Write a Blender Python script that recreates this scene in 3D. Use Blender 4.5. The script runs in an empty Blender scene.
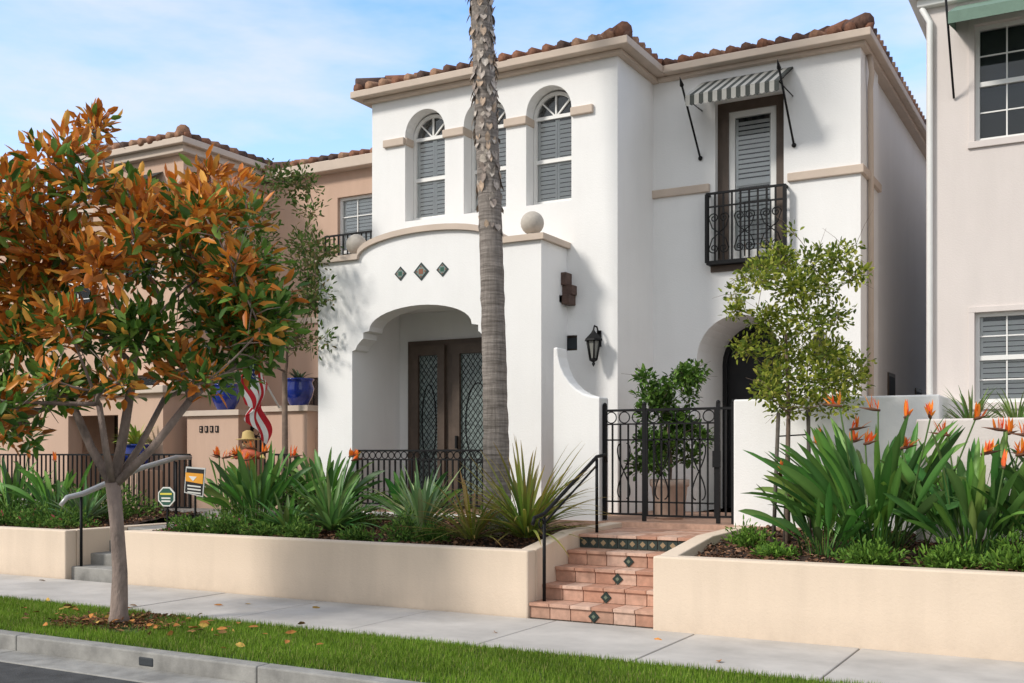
import bpy, bmesh, math, random
import numpy as np
from mathutils import Vector, Matrix
from mathutils.geometry import tessellate_polygon
random.seed(7); rng=np.random.default_rng(7)
scene=bpy.context.scene
# ---------------------------------------------------------------- materials
def new_mat(name):
    m=bpy.data.materials.new(name); m.use_nodes=True
    nt=m.node_tree; b=nt.nodes['Principled BSDF']; return m,nt,b
def objcoord(nt,scale=(1,1,1)):
    tc=nt.nodes.new('ShaderNodeTexCoord'); mp=nt.nodes.new('ShaderNodeMapping')
    mp.inputs['Scale'].default_value=scale
    nt.links.new(tc.outputs['Object'],mp.inputs['Vector']); return mp.outputs['Vector']
def noise(nt,vec,scale,detail=6,rough=.6):
    n=nt.nodes.new('ShaderNodeTexNoise'); n.inputs['Scale'].default_value=scale
    n.inputs['Detail'].default_value=detail; n.inputs['Roughness'].default_value=rough
    nt.links.new(vec,n.inputs['Vector']); return n.outputs['Fac']
def ramp(nt,fac,c0,c1,p0=.3,p1=.7):
    r=nt.nodes.new('ShaderNodeValToRGB'); r.color_ramp.elements[0].position=p0; r.color_ramp.elements[1].position=p1
    r.color_ramp.elements[0].color=(*c0,1); r.color_ramp.elements[1].color=(*c1,1)
    nt.links.new(fac,r.inputs['Fac']); return r.outputs['Color']
def mixc(nt,f,a,b,mode='MIX'):
    m=nt.nodes.new('ShaderNodeMix'); m.data_type='RGBA'; m.blend_type=mode
    if isinstance(f,(int,float)): m.inputs[0].default_value=f
    else: nt.links.new(f,m.inputs[0])
    for i,v in ((6,a),(7,b)):
        if isinstance(v,tuple): m.inputs[i].default_value=(*v,1)
        else: nt.links.new(v,m.inputs[i])
    return m.outputs[2]
def bump(nt,b,h,strength=.3,dist=.01):
    bp=nt.nodes.new('ShaderNodeBump'); bp.inputs['Strength'].default_value=strength; bp.inputs['Distance'].default_value=dist
    nt.links.new(h,bp.inputs['Height']); nt.links.new(bp.outputs['Normal'],b.inputs['Normal'])
def simple(name,col,rough=.6,var=.15,scale=8,bs=.2,bd=.004,bscale=60,metal=0,spec=.5,stretch=(1,1,1)):
    m,nt,b=new_mat(name); v=objcoord(nt,stretch)
    lo=tuple(c*(1-var) for c in col); hi=tuple(min(1,c*(1+var)) for c in col)
    nt.links.new(ramp(nt,noise(nt,v,scale,4),lo,hi),b.inputs['Base Color'])
    b.inputs['Roughness'].default_value=rough; b.inputs['Metallic'].default_value=metal
    b.inputs['Specular IOR Level'].default_value=spec
    if bs>0: bump(nt,b,noise(nt,v,bscale,2),bs,bd)
    return m
def stucco(name,col,dirt=.12):
    m,nt,b=new_mat(name); v=objcoord(nt); vs=objcoord(nt,(2.2,2.2,.35))
    st=noise(nt,vs,1.6,4,.6)
    c=ramp(nt,st,tuple(x*(1-dirt) for x in col),col,.30,.58)
    bl=ramp(nt,noise(nt,v,.8,3),(.96,.96,.96),(1,1,1),.3,.65); c=mixc(nt,1.0,c,bl,'MULTIPLY')
    sx=nt.nodes.new('ShaderNodeSeparateXYZ'); nt.links.new(v,sx.inputs[0])
    mr=nt.nodes.new('ShaderNodeMapRange'); mr.inputs['From Min'].default_value=-.05; mr.inputs['From Max'].default_value=.30
    mr.inputs['To Min'].default_value=.5; mr.inputs['To Max'].default_value=0
    nt.links.new(sx.outputs['Z'],mr.inputs['Value'])
    mm=nt.nodes.new('ShaderNodeMath'); mm.operation='MULTIPLY'; nt.links.new(mr.outputs[0],mm.inputs[0]); nt.links.new(noise(nt,v,6,3,.7),mm.inputs[1])
    c=mixc(nt,mm.outputs[0],c,tuple(x*.45 for x in col))
    nt.links.new(c,b.inputs['Base Color']); b.inputs['Roughness'].default_value=.9; b.inputs['Specular IOR Level'].default_value=.2
    bump(nt,b,noise(nt,v,42,3,.75),.4,.009)
    return m
def leafmat(name,rough=.5,trans=.25,spec=.2):
    m,nt,b=new_mat(name); a=nt.nodes.new('ShaderNodeAttribute'); a.attribute_name='Col'
    c=a.outputs['Color']
    nt.links.new(c,b.inputs['Base Color']); b.inputs['Roughness'].default_value=rough; b.inputs['Specular IOR Level'].default_value=spec
    t=nt.nodes.new('ShaderNodeBsdfTranslucent'); nt.links.new(c,t.inputs['Color'])
    mx=nt.nodes.new('ShaderNodeMixShader'); mx.inputs[0].default_value=trans
    nt.links.new(b.outputs[0],mx.inputs[1]); nt.links.new(t.outputs[0],mx.inputs[2])
    nt.links.new(mx.outputs[0],nt.nodes['Material Output'].inputs['Surface']); return m
def colmat(name,rough=.8,var=.2,bs=.3,scale=20,spec=.3):
    m,nt,b=new_mat(name); a=nt.nodes.new('ShaderNodeAttribute'); a.attribute_name='Col'
    v=objcoord(nt); n=ramp(nt,noise(nt,v,scale,3),(1-var,)*3,(1+var,)*3)
    nt.links.new(mixc(nt,1.0,a.outputs['Color'],n,'MULTIPLY'),b.inputs['Base Color'])
    b.inputs['Roughness'].default_value=rough; b.inputs['Specular IOR Level'].default_value=spec
    bump(nt,b,noise(nt,v,60,2),bs,.005); return m
def glassmat(name):
    m=bpy.data.materials.new(name); m.use_nodes=True; nt=m.node_tree; nt.nodes.remove(nt.nodes['Principled BSDF'])
    g=nt.nodes.new('ShaderNodeBsdfGlossy'); g.inputs['Roughness'].default_value=.03
    t=nt.nodes.new('ShaderNodeBsdfTransparent'); t.inputs['Color'].default_value=(.96,.97,.97,1)
    f=nt.nodes.new('ShaderNodeFresnel'); f.inputs['IOR'].default_value=1.5
    mx=nt.nodes.new('ShaderNodeMixShader'); nt.links.new(f.outputs[0],mx.inputs[0])
    nt.links.new(t.outputs[0],mx.inputs[1]); nt.links.new(g.outputs[0],mx.inputs[2])
    nt.links.new(mx.outputs[0],nt.nodes['Material Output'].inputs['Surface']); return m
WHITE=stucco('white_stucco',(.87,.86,.845),.03)
TAN=stucco('tan_stucco',(.59,.41,.31),.08)
NBR=stucco('pale_stucco',(.71,.645,.61),.05)
CREAM=stucco('cream_stucco',(.74,.605,.475),.08)
TRIM=simple('tan_trim',(.58,.475,.39),.8,.06,3,.2)
TILE=colmat('clay_roof_tile',.85,.3)
TERRA=colmat('terracotta_paver',.65,.18,.25,14)
IRON=simple('black_iron',(.008,.008,.009),.55,.2,20,0,spec=.2)
BROWN=simple('brown_painted_wood',(.10,.072,.055),.5,.15,6,.1,spec=.3)
DKWOOD=simple('dark_beam_wood',(.09,.05,.038),.7,.3,9,.4,.01,40)
VINYL=simple('white_window_frame',(.80,.79,.76),.45,.03,4,0)
SLAT=simple('shutter_slat',(.88,.875,.86),.6,.02,4,0)
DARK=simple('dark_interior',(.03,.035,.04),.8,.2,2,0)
LEADGL=simple('leaded_glass',(.15,.185,.175),.15,.5,16,.5,.01,30)
DOORB=simple('black_door',(.012,.012,.014),.4,.2,5,.1,spec=.3)
GLASS=glassmat('window_glass')
CONC=simple('sidewalk_concrete',(.46,.43,.395),.9,.17,1.6,.35,.004,90)
KERBM=simple('kerb_concrete',(.27,.26,.24),.9,.3,4,.5,.006,60)
ASPH=simple('asphalt',(.055,.055,.055),.95,.35,5,.7,.01,160)
SOIL=simple('mulch_soil',(.055,.03,.02),.95,.5,12,.9,.03,35)
EARTH=simple('ground_earth',(.10,.09,.06),.95,.3,2,.4)
TURF=simple('turf_base',(.06,.10,.02),.95,.4,6,.5)
LEAF=leafmat('leaf',.55,.35,.12); LEAFG=leafmat('glossy_leaf',.42,.25,.25); BLADE=leafmat('grass_blade',.6,.35,.12)
CHIP=colmat('mulch_chip',.95,.3,.3,30); BARKM=simple('grey_bark',(.25,.19,.16),.9,.35,7,.8,.02,25,stretch=(1,1,.5))
TWIG=simple('twig_bark',(.17,.12,.09),.9,.3,9,.4)
STAKE=simple('stake_wood',(.10,.085,.07),.9,.3,9,.4)
BLUE=simple('blue_glaze',(.012,.03,.24),.12,.3,5,.05,spec=.7)
POTC=simple('stone_pot',(.50,.38,.31),.85,.15,8,.4)
STONE=simple('grey_stone',(.48,.435,.38),.85,.12,12,.4)
SILVER=simple('metal_rail',(.42,.41,.40),.4,.1,5,0,metal=.4)
LAMPG=simple('lantern_glass',(.22,.22,.2),.2,.1,5,0)
PAINT=colmat('painted',.6,.05,.05,8)
CANVAS=colmat('awning_canvas',.85,.08,.1,10)
def palm_mat():
    m,nt,b=new_mat('palm_bark')
    w=noise(nt,objcoord(nt,(2,2,26)),1.3,4,.6); f=noise(nt,objcoord(nt,(14,14,1.2)),2,5,.7)
    c=ramp(nt,w,(.17,.15,.135),(.34,.305,.28),.35,.65)
    c=mixc(nt,1.0,c,ramp(nt,f,(.68,.66,.64),(1.12,1.1,1.08),.3,.7),'MULTIPLY')
    nt.links.new(c,b.inputs['Base Color']); b.inputs['Roughness'].default_value=.95; b.inputs['Specular IOR Level'].default_value=.15
    mm=nt.nodes.new('ShaderNodeMath'); mm.operation='ADD'; nt.links.new(w,mm.inputs[0]); nt.links.new(f,mm.inputs[1]); bump(nt,b,mm.outputs[0],.8,.02); return m
PALM=palm_mat()
BOOT=colmat('palm_boot',.95,.3,.6,25)
# ---------------------------------------------------------------- mesh builder
def root(name):
    e=bpy.data.objects.new(name,None); scene.collection.objects.link(e); e.empty_display_size=.2; return e
class MB:
    def __init__(s): s.v=[];s.f=[];s.m=[];s.mats=[];s.c=[];s.sm=[]
    def add(s,vs,fs,mat,col=(1,1,1),smooth=False):
        if mat not in s.mats: s.mats.append(mat)
        k=s.mats.index(mat); o=len(s.v)
        s.v.extend([tuple(p) for p in vs]); s.c.extend([col]*len(vs))
        for f in fs: s.f.append(tuple(i+o for i in f)); s.m.append(k); s.sm.append(smooth)
    def box(s,x0,x1,y0,y1,z0,z1,mat,col=(1,1,1)):
        v=[(x,y,z) for x in(x0,x1) for y in(y0,y1) for z in(z0,z1)]
        s.add(v,[(0,1,3,2),(4,6,7,5),(0,4,5,1),(2,3,7,6),(0,2,6,4),(1,5,7,3)],mat,col)
    def obox(s,M,sx,sy,sz,mat,col=(1,1,1)):
        v=[M@Vector((x*sx/2,y*sy/2,z*sz/2)) for x in(-1,1) for y in(-1,1) for z in(-1,1)]
        s.add(v,[(0,1,3,2),(4,6,7,5),(0,4,5,1),(2,3,7,6),(0,2,6,4),(1,5,7,3)],mat,col)
    def tube(s,pts,rad,mat,seg=8,col=(1,1,1),smooth=True,jit=0):
        pts=[Vector(p) for p in pts]; n=len(pts)
        if not hasattr(rad,'__len__'): rad=[rad]*n
        vs=[];prev=None
        for i,p in enumerate(pts):
            d=(pts[min(i+1,n-1)]-pts[max(i-1,0)]).normalized()
            if prev is None:
                a=Vector((0,0,1)) if abs(d.z)<.9 else Vector((1,0,0)); u=d.cross(a).normalized()
            else: u=(prev-d*prev.dot(d)).normalized()
            prev=u; w=d.cross(u)
            for k in range(seg):
                t=2*math.pi*k/seg; r=rad[i]*(1+random.uniform(-jit,jit)); vs.append(p+u*math.cos(t)*r+w*math.sin(t)*r)
        fs=[(i*seg+k,i*seg+(k+1)%seg,(i+1)*seg+(k+1)%seg,(i+1)*seg+k) for i in range(n-1) for k in range(seg)]
        fs+= [tuple(range(seg))[::-1],tuple((n-1)*seg+k for k in range(seg))]
        s.add(vs,fs,mat,col,smooth)
    def lathe(s,c,prof,mat,seg=20,col=(1,1,1),smooth=True):
        n=len(prof); vs=[(c[0]+r*math.cos(2*math.pi*k/seg),c[1]+r*math.sin(2*math.pi*k/seg),c[2]+z) for r,z in prof for k in range(seg)]
        fs=[(i*seg+k,i*seg+(k+1)%seg,(i+1)*seg+(k+1)%seg,(i+1)*seg+k) for i in range(n-1) for k in range(seg)]
        fs+= [tuple(range(seg))[::-1],tuple((n-1)*seg+k for k in range(seg))]
        s.add(vs,fs,mat,col,smooth)
    def sphere(s,c,r,mat,seg=20,col=(1,1,1),sz=1):
        s.lathe(c,[(max(.001,r*math.sin(math.pi*i/10)),-r*sz*math.cos(math.pi*i/10)) for i in range(11)],mat,seg,col)
    def wall(s,outer,holes,a0,a1,mat,axis='y'):
        loops=[outer]+holes
        tri=tessellate_polygon([[Vector((p[0],p[1],0)) for p in l] for l in loops])
        flat=[p for l in loops for p in l]; n=len(flat)
        mk=(lambda p,a:(p[0],a,p[1])) if axis=='y' else (lambda p,a:(a,p[0],p[1]))
        vs=[mk(p,a0) for p in flat]+[mk(p,a1) for p in flat]
        fs=[tuple(t) for t in tri]+[tuple(i+n for i in reversed(t)) for t in tri]
        o=0
        for l in loops:
            k=len(l)
            for i in range(k): j=(i+1)%k; fs.append((o+i,o+j,o+j+n,o+i+n))
            o+=k
        s.add(vs,fs,mat)
    def blade(s,base,az,L,lean,droop,W,mat,col,n=7,prof=None,fold=.25,tipcol=None,twist=0):
        p=Vector(base); h=Vector((math.cos(az),math.sin(az),0)); side=Vector((-math.sin(az),math.cos(az),0))
        vs=[];ang=lean
        for i in range(n+1):
            t=i/n; w=(prof(t) if prof else math.sin(math.pi*min(1,.12+.88*t))**.7)*W
            if i==n: w=.001
            up=Vector((0,0,1))*math.sin(ang)+h*-math.cos(ang)
            sd=side*math.cos(twist*t)+up*math.sin(twist*t)
            vs+= [p+sd*w+up*w*fold,p,p-sd*w+up*w*fold]
            p=p+(h*math.sin(ang)+Vector((0,0,1))*math.cos(ang))*(L/n); ang+=droop/n
        fs=[(3*i+a,3*i+a+1,3*i+a+4,3*i+a+3) for i in range(n) for a in(0,1)]
        o=len(s.v); s.add(vs,fs,mat,col,True)
        for i in range(n+1):
            s.c[o+3*i+1]=tuple(min(1,a*1.4) for a in s.c[o+3*i+1])
        if tipcol:
            for i in range(n+1):
                f=max(0,(i/n-.5)*2)
                for k in range(3): s.c[o+3*i+k]=tuple(a*(1-f)+b*f for a,b in zip(col,tipcol))
    def build(s,name,parent=None,bevel=0,fix=True):
        me=bpy.data.meshes.new(name); me.from_pydata(s.v,[],s.f)
        for m in s.mats: me.materials.append(m)
        me.polygons.foreach_set('material_index',s.m); me.polygons.foreach_set('use_smooth',s.sm)
        ca=me.color_attributes.new(name='Col',type='FLOAT_COLOR',domain='POINT')
        arr=np.ones((len(s.v),4),dtype=np.float32); arr[:,:3]=np.array(s.c,dtype=np.float32); ca.data.foreach_set('color',arr.ravel())
        if fix:
            bm=bmesh.new(); bm.from_mesh(me); bmesh.ops.recalc_face_normals(bm,faces=bm.faces); bm.to_mesh(me); bm.free()
        me.update(); o=bpy.data.objects.new(name,me); scene.collection.objects.link(o)
        if parent: o.parent=parent
        if bevel:
            b=o.modifiers.new('Bevel','BEVEL'); b.width=bevel; b.segments=2; b.limit_method='ANGLE'; b.angle_limit=math.radians(40)
        return o
def quick(name,verts,faces,cols,mat,parent=None,smooth=False):
    me=bpy.data.meshes.new(name); nv=len(verts); nf=len(faces); k=faces.shape[1]
    me.vertices.add(nv); me.vertices.foreach_set('co',verts.astype(np.float32).ravel())
    me.loops.add(nf*k); me.loops.foreach_set('vertex_index',faces.astype(np.int32).ravel())
    me.polygons.add(nf); me.polygons.foreach_set('loop_start',(np.arange(nf)*k).astype(np.int32))
    me.update(calc_edges=True); me.validate()
    ca=me.color_attributes.new(name='Col',type='FLOAT_COLOR',domain='POINT')
    arr=np.ones((nv,4),dtype=np.float32); arr[:,:3]=cols; ca.data.foreach_set('color',arr.ravel())
    me.materials.append(mat); o=bpy.data.objects.new(name,me); scene.collection.objects.link(o)
    if parent: o.parent=parent
    return o
def norm(a): return a/np.maximum(1e-6,np.linalg.norm(a,axis=1,keepdims=True))
def leaves(name,P,out,L,W,cols,mat,parent=None,up=.2,rand=.8,fold=.25,under=None):
    N=len(P); d=norm(norm(out)*.7+rng.normal(size=(N,3))*rand*.6+np.array([0,0,up]))
    s=norm(np.cross(d,norm(rng.normal(size=(N,3))*.6+np.array([0,0,1])))); n=np.cross(s,d)
    l=(L*rng.uniform(.6,1.25,N))[:,None]; w=(W*rng.uniform(.7,1.2,N))[:,None]
    V=np.stack([P,P+d*l*.35+s*w*.5+n*w*fold,P+d*l*.75+s*w*.38+n*w*fold*.7,P+d*l,P+d*l*.75-s*w*.38+n*w*fold*.7,P+d*l*.35-s*w*.5+n*w*fold],1).reshape(-1,3)
    b=(np.arange(N)*6)[:,None]
    F=np.concatenate([b+np.array([[0,1,2,3]]),b+np.array([[0,3,4,5]])],0)
    return quick(name,V,F,np.repeat(cols,6,axis=0),mat,parent)
def clump_points(cl,dens,shell=.45):
    P=[];O=[];K=[]
    for i,(c,r) in enumerate(cl):
        n=int(dens*r*r*r**.3)
        d=norm(rng.normal(size=(n,3))); u=rng.uniform(0,1,n)**shell
        p=np.array(c)+d*(u*r)[:,None]*np.array([1,1,.85]); P.append(p);O.append(d);K.append(np.full(n,i))
    return np.concatenate(P),np.concatenate(O),np.concatenate(K)
def pick(pal,N,j=.2):
    pal=np.array(pal); c=pal[rng.integers(0,len(pal),N)]; return c*rng.uniform(1-j,1+j,(N,1))
# ---------------------------------------------------------------- camera / light / sky
YAW=math.radians(29.25)
cam=bpy.data.cameras.new('camera'); co=bpy.data.objects.new('camera',cam); scene.collection.objects.link(co); scene.camera=co
co.location=(0,0,1.7); co.rotation_euler=(math.pi/2,0,YAW); cam.lens=37.55; cam.sensor_width=36; cam.shift_y=.1108; cam.clip_end=3000
SD=Vector((-.46,-.66,.60)).normalized(); el=math.asin(SD.z); az=math.atan2(SD.x,SD.y)
sl=bpy.data.lights.new('sun','SUN'); so=bpy.data.objects.new('sun',sl); scene.collection.objects.link(so)
sl.energy=3.0; sl.angle=math.radians(10); sl.color=(1,.945,.865); so.rotation_euler=SD.to_track_quat('Z','Y').to_euler()
W=bpy.data.worlds.new('World'); scene.world=W; W.use_nodes=True; nt=W.node_tree; bg=nt.nodes['Background']
sk=nt.nodes.new('ShaderNodeTexSky'); sk.sky_type='NISHITA'; sk.sun_disc=False; sk.sun_elevation=el; sk.sun_rotation=az; sk.dust_density=.6; sk.ozone_density=1.2
tc=nt.nodes.new('ShaderNodeTexCoord'); mp=nt.nodes.new('ShaderNodeMapping'); mp.inputs['Scale'].default_value=(1.1,1.1,3.6); mp.inputs['Location'].default_value=(.3,.1,.2); mp.inputs['Rotation'].default_value=(.12,.35,0)
nt.links.new(tc.outputs['Generated'],mp.inputs['Vector'])
cn=noise(nt,mp.outputs['Vector'],2.6,6,.56); cf=ramp(nt,cn,(.03,.03,.03),(.80,.80,.80),.42,.68)
sx=nt.nodes.new('ShaderNodeSeparateXYZ'); nt.links.new(tc.outputs['Generated'],sx.inputs[0])
mr=nt.nodes.new('ShaderNodeMapRange'); mr.inputs['From Min'].default_value=.05; mr.inputs['From Max'].default_value=.38; mr.inputs['To Min'].default_value=.65; mr.inputs['To Max'].default_value=.0
nt.links.new(sx.outputs['Z'],mr.inputs['Value'])
ms=nt.nodes.new('ShaderNodeMapRange'); ms.inputs['From Min'].default_value=.5; ms.inputs['From Max'].default_value=-.3; ms.inputs['To Min'].default_value=0; ms.inputs['To Max'].default_value=.75
nt.links.new(sx.outputs['Y'],ms.inputs['Value'])
def madd(a,b):
    q=nt.nodes.new('ShaderNodeMath'); q.operation='ADD'; q.use_clamp=True; nt.links.new(a,q.inputs[0]); nt.links.new(b,q.inputs[1]); return q.outputs[0]
fac=madd(madd(cf,mr.outputs[0]),ms.outputs[0])
base=mixc(nt,1.0,sk.outputs[0],(1.55,2.0,2.5),'MULTIPLY')
cm=mixc(nt,fac,base,(6.0,6.25,6.5)); nt.links.new(cm,bg.inputs['Color']); bg.inputs['Strength'].default_value=.145
scene.view_settings.view_transform='Standard'; scene.view_settings.look='None'; scene.view_settings.exposure=0
# ---------------------------------------------------------------- ground, road, kerb, sidewalk, lawn
m=MB(); m.add([(-400,-400,-.17),(400,-400,-.17),(400,600,-.17),(-400,600,-.17)],[(0,1,2,3)],EARTH); m.build('ground')
m=MB(); m.add([(-80,-5,-.15),(80,-5,-.15),(80,6.12,-.15),(-80,6.12,-.15)],[(0,1,2,3)],ASPH); m.build('road')
m=MB()
for i in range(-14,8):
    x=i*3.0; m.box(x+.005,x+2.995,6.10,6.499,-.3,-.14,KERBM); m.box(x+.005,x+2.995,6.5,6.66,-.3,-.002,KERBM)
m.box(-7.35,-7.17,6.493,6.52,-.125,-.045,DARK)
m.build('kerb',bevel=.025)
m=MB()
for i in range(-20,10):
    x=-.4+i*1.52; m.box(x+.008,x+1.512,8.16,9.78,-.12,0+random.uniform(-.003,.003),CONC)
m.build('sidewalk',bevel=.008)
m=MB(); m.add([(-30,6.66,-.01),(14,6.66,-.01),(14,8.16,-.01),(-30,8.16,-.01)],[(0,1,2,3)],TURF)
m.build('lawn_soil')
N=125000; P=np.stack([rng.uniform(-16,1.5,N),rng.uniform(6.67,8.15,N)+rng.normal(0,.015,N),np.full(N,-.01)],1)
dt=np.hypot(P[:,0]+8.8,P[:,1]-7.53)*(1+.35*np.sin(np.arctan2(P[:,1]-7.53,P[:,0]+8.8)*3)); P=P[(dt>.50)|(rng.uniform(size=N)<.06)]; N=len(P)
a=rng.uniform(0,6.28,N); h=rng.uniform(.03,.065,N); ln=rng.uniform(0,.035,N); w=.004
sxx=np.stack([-np.sin(a),np.cos(a),0*a],1)*w
V=np.stack([P+sxx,P-sxx,P+np.stack([np.cos(a)*ln,np.sin(a)*ln,h],1)],1).reshape(-1,3)
pat=.5+.5*np.sin(P[:,0]*2.1+np.sin(P[:,1]*5)*1.3)*np.sin(P[:,0]*.7+P[:,1]*3)
c=pick([(.16,.28,.025),(.21,.34,.04),(.26,.39,.05),(.11,.20,.02)],N,.2)*(.72+.38*pat[:,None]); dry=rng.uniform(size=N)<.06; c[dry]=(.40,.36,.14)
quick('grass',V,(np.arange(N)*3)[:,None]+np.array([[0,1,2]]),np.repeat(c,3,axis=0),BLADE)
n=1100; a=rng.uniform(0,6.28,n); r=rng.uniform(0,.62,n)**.8; P=np.stack([-8.8+r*np.cos(a)*1.15,7.53+r*np.sin(a)*.8,rng.uniform(-.005,.015,n)],1)
leaves('tree_ring_mulch',P,np.stack([np.cos(a),np.sin(a),0*a],1),.05,.028,pick([(.20,.09,.045),(.13,.065,.035),(.30,.14,.06)],n),CHIP,up=.1,rand=.25,fold=.4)
N=95; P=np.stack([rng.uniform(-15,-2,N),rng.uniform(6.6,9.7,N),np.full(N,.012)],1)
k=rng.uniform(size=N)<.78; P[k,0]=-8.6+rng.normal(0,.9,k.sum()); P[k,1]=7.5+rng.normal(0,.28,k.sum()); P[:,2]=np.where((P[:,1]>6.68)&(P[:,1]<8.14),.04,.008)
P=P[P[:,1]>6.55]; N=len(P); a=rng.uniform(0,6.28,N); O=np.stack([np.cos(a),np.sin(a),0*a],1)
leaves('fallen_leaves',P,O,.10,.045,pick([(.48,.20,.05),(.36,.15,.04),(.50,.32,.08),(.20,.11,.04)],N),CHIP,up=0,rand=.1,fold=.2)
# ---------------------------------------------------------------- retaining walls, steps, beds
m=MB(); m.box(-11.40,-5.30,9.80,9.99,-.1,.70,CREAM)
m.wall([(9.99,-.1),(12.28,-.1),(12.28,.86),(10.95,.84),(9.99,.70)],[],-5.49,-5.30,CREAM,'x')
m.box(-11.40,-11.21,9.99,12.5,-.1,.69,CREAM); m.build('retaining_wall',bevel=.018)
m=MB(); m.box(-3.87,14,9.70,9.89,-.1,.72,CREAM)
m.wall([(9.89,-.1),(12.28,-.1),(12.28,.86),(10.95,.84),(9.89,.72)],[],-3.87,-3.68,CREAM,'x'); m.build('retaining_wall',bevel=.018)
m=MB(); m.box(-30,-12.52,9.80,9.99,-.1,.66,CREAM); m.box(-12.71,-12.52,9.99,12.5,-.1,.66,CREAM); m.build('retaining_wall',bevel=.018)
m=MB(); tc_=[(.48,.27,.19),(.54,.32,.23),(.45,.24,.165),(.58,.39,.30),(.50,.30,.22),(.41,.24,.17)]
X0,X1=-5.30,-3.87; nt_=6; tw=(X1-X0)/nt_
for i in range(5):
    y=9.84+.30*i; zt=.16*(i+1); m.box(X0-.03,X1+.03,y+.02,y+.36+(1.6 if i==4 else 0),-.05+.004*i,zt-.025,TERRA,(.35,.30,.25))
    for k in range(nt_):
        xa=X0+k*tw+.004; xb=xa+tw-.008
        if i<4:
            m.box(xa,xb,y+.002,y+.03,zt-.158,zt-.036,TERRA,random.choice(tc_))
        else:
            for q in range(2):
                xq=xa+q*(tw-.008)/2
                m.box(xq+.002,xq+(tw-.008)/2-.002,y+.002,y+.03,zt-.15,zt-.04,PAINT,(.03,.045,.04))
                M=Matrix.Translation((xq+(tw-.008)/4,y+.001,zt-.095))@Matrix.Rotation(math.pi/4,4,'Y'); m.obox(M,.05,.006,.05,PAINT,(.30,.22,.13))
        m.box(xa,xb,y-.022,y+.30,zt-.034,zt+random.uniform(-.002,.002),TERRA,random.choice(tc_))
    if i<4:
        x=-4.56; M=Matrix.Translation((x,y-.003,zt-.098))@Matrix.Rotation(math.pi/4,4,'Y')
        m.obox(M,.088,.012,.088,PAINT,(.02,.035,.03)); m.obox(M@Matrix.Translation((0,-.004,0)),.034,.012,.034,PAINT,(.14,.17,.12))
for r in range(8):
    for k in range(nt_):
        xa=X0+k*tw+.004; ya=11.345+r*.12
        if ya+.115<12.34: m.box(xa,xa+tw-.008,ya,ya+.114,.77,.80+random.uniform(-.001,.001),TERRA,random.choice(tc_))
m.build('tiled_entry_steps',bevel=.006)
m=MB()
for i in range(4): m.box(-12.55,-11.37,9.9+.32*i,10.3+.32*i+(2 if i==3 else 0),-.05+.003*i,.16*(i+1),KERBM)
m.build('concrete_steps',bevel=.015)
m=MB(); m.box(-6.95,-3.0,12.36,16.39,0,.86,TERRA,(.48,.30,.22)); m.build('entry_patio')
m=MB(); m.box(-20,-11.0,12.5,16.19,0,.80,KERBM); m.build('forecourt_patio')
def bed(name,x0,x1,y0,y1,z0,z1,seed):
    nx=max(4,int((x1-x0)/.08)); ny=int((y1-y0)/.08); r=np.random.default_rng(seed)
    X,Y=np.meshgrid(np.linspace(x0,x1,nx),np.linspace(y0,y1,ny),indexing='ij')
    Z=z0+(z1-z0)*(Y-y0)/(y1-y0)+.03*np.sin(X*3.1+1)*np.cos(Y*4)+r.normal(0,.008,X.shape)
    V=np.stack([X,Y,Z],-1).reshape(-1,3); i,j=np.meshgrid(np.arange(nx-1),np.arange(ny-1),indexing='ij'); b=(i*ny+j).ravel()[:,None]
    e=root(name)
    quick('soil',V,b+np.array([[0,ny,ny+1,1]]),np.ones((len(V),3)),SOIL,e)
    n=int((x1-x0)*(y1-y0)*420); P=np.stack([r.uniform(x0,x1,n),r.uniform(y0,y1,n)],1)
    zz=z0+(z1-z0)*(P[:,1]-y0)/(y1-y0)+.03*np.sin(P[:,0]*3.1+1)*np.cos(P[:,1]*4)+r.uniform(.005,.03,n)
    P=np.column_stack([P,zz]); a=r.uniform(0,6.28,n); O=np.stack([np.cos(a),np.sin(a),0*a],1)
    leaves('bark_chips',P,O,.055,.03,pick([(.12,.06,.035),(.19,.095,.05),(.06,.035,.02),(.27,.15,.09)],n),CHIP,e,up=.1,rand=.25,fold=.4)
bed('planting_bed',-11.22,-5.48,9.98,13.2,.62,.80,1); bed('planting_bed',-3.70,6,9.88,12.4,.64,.82,2); bed('planting_bed',-22,-12.70,9.98,12.6,.60,.78,3)
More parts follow.
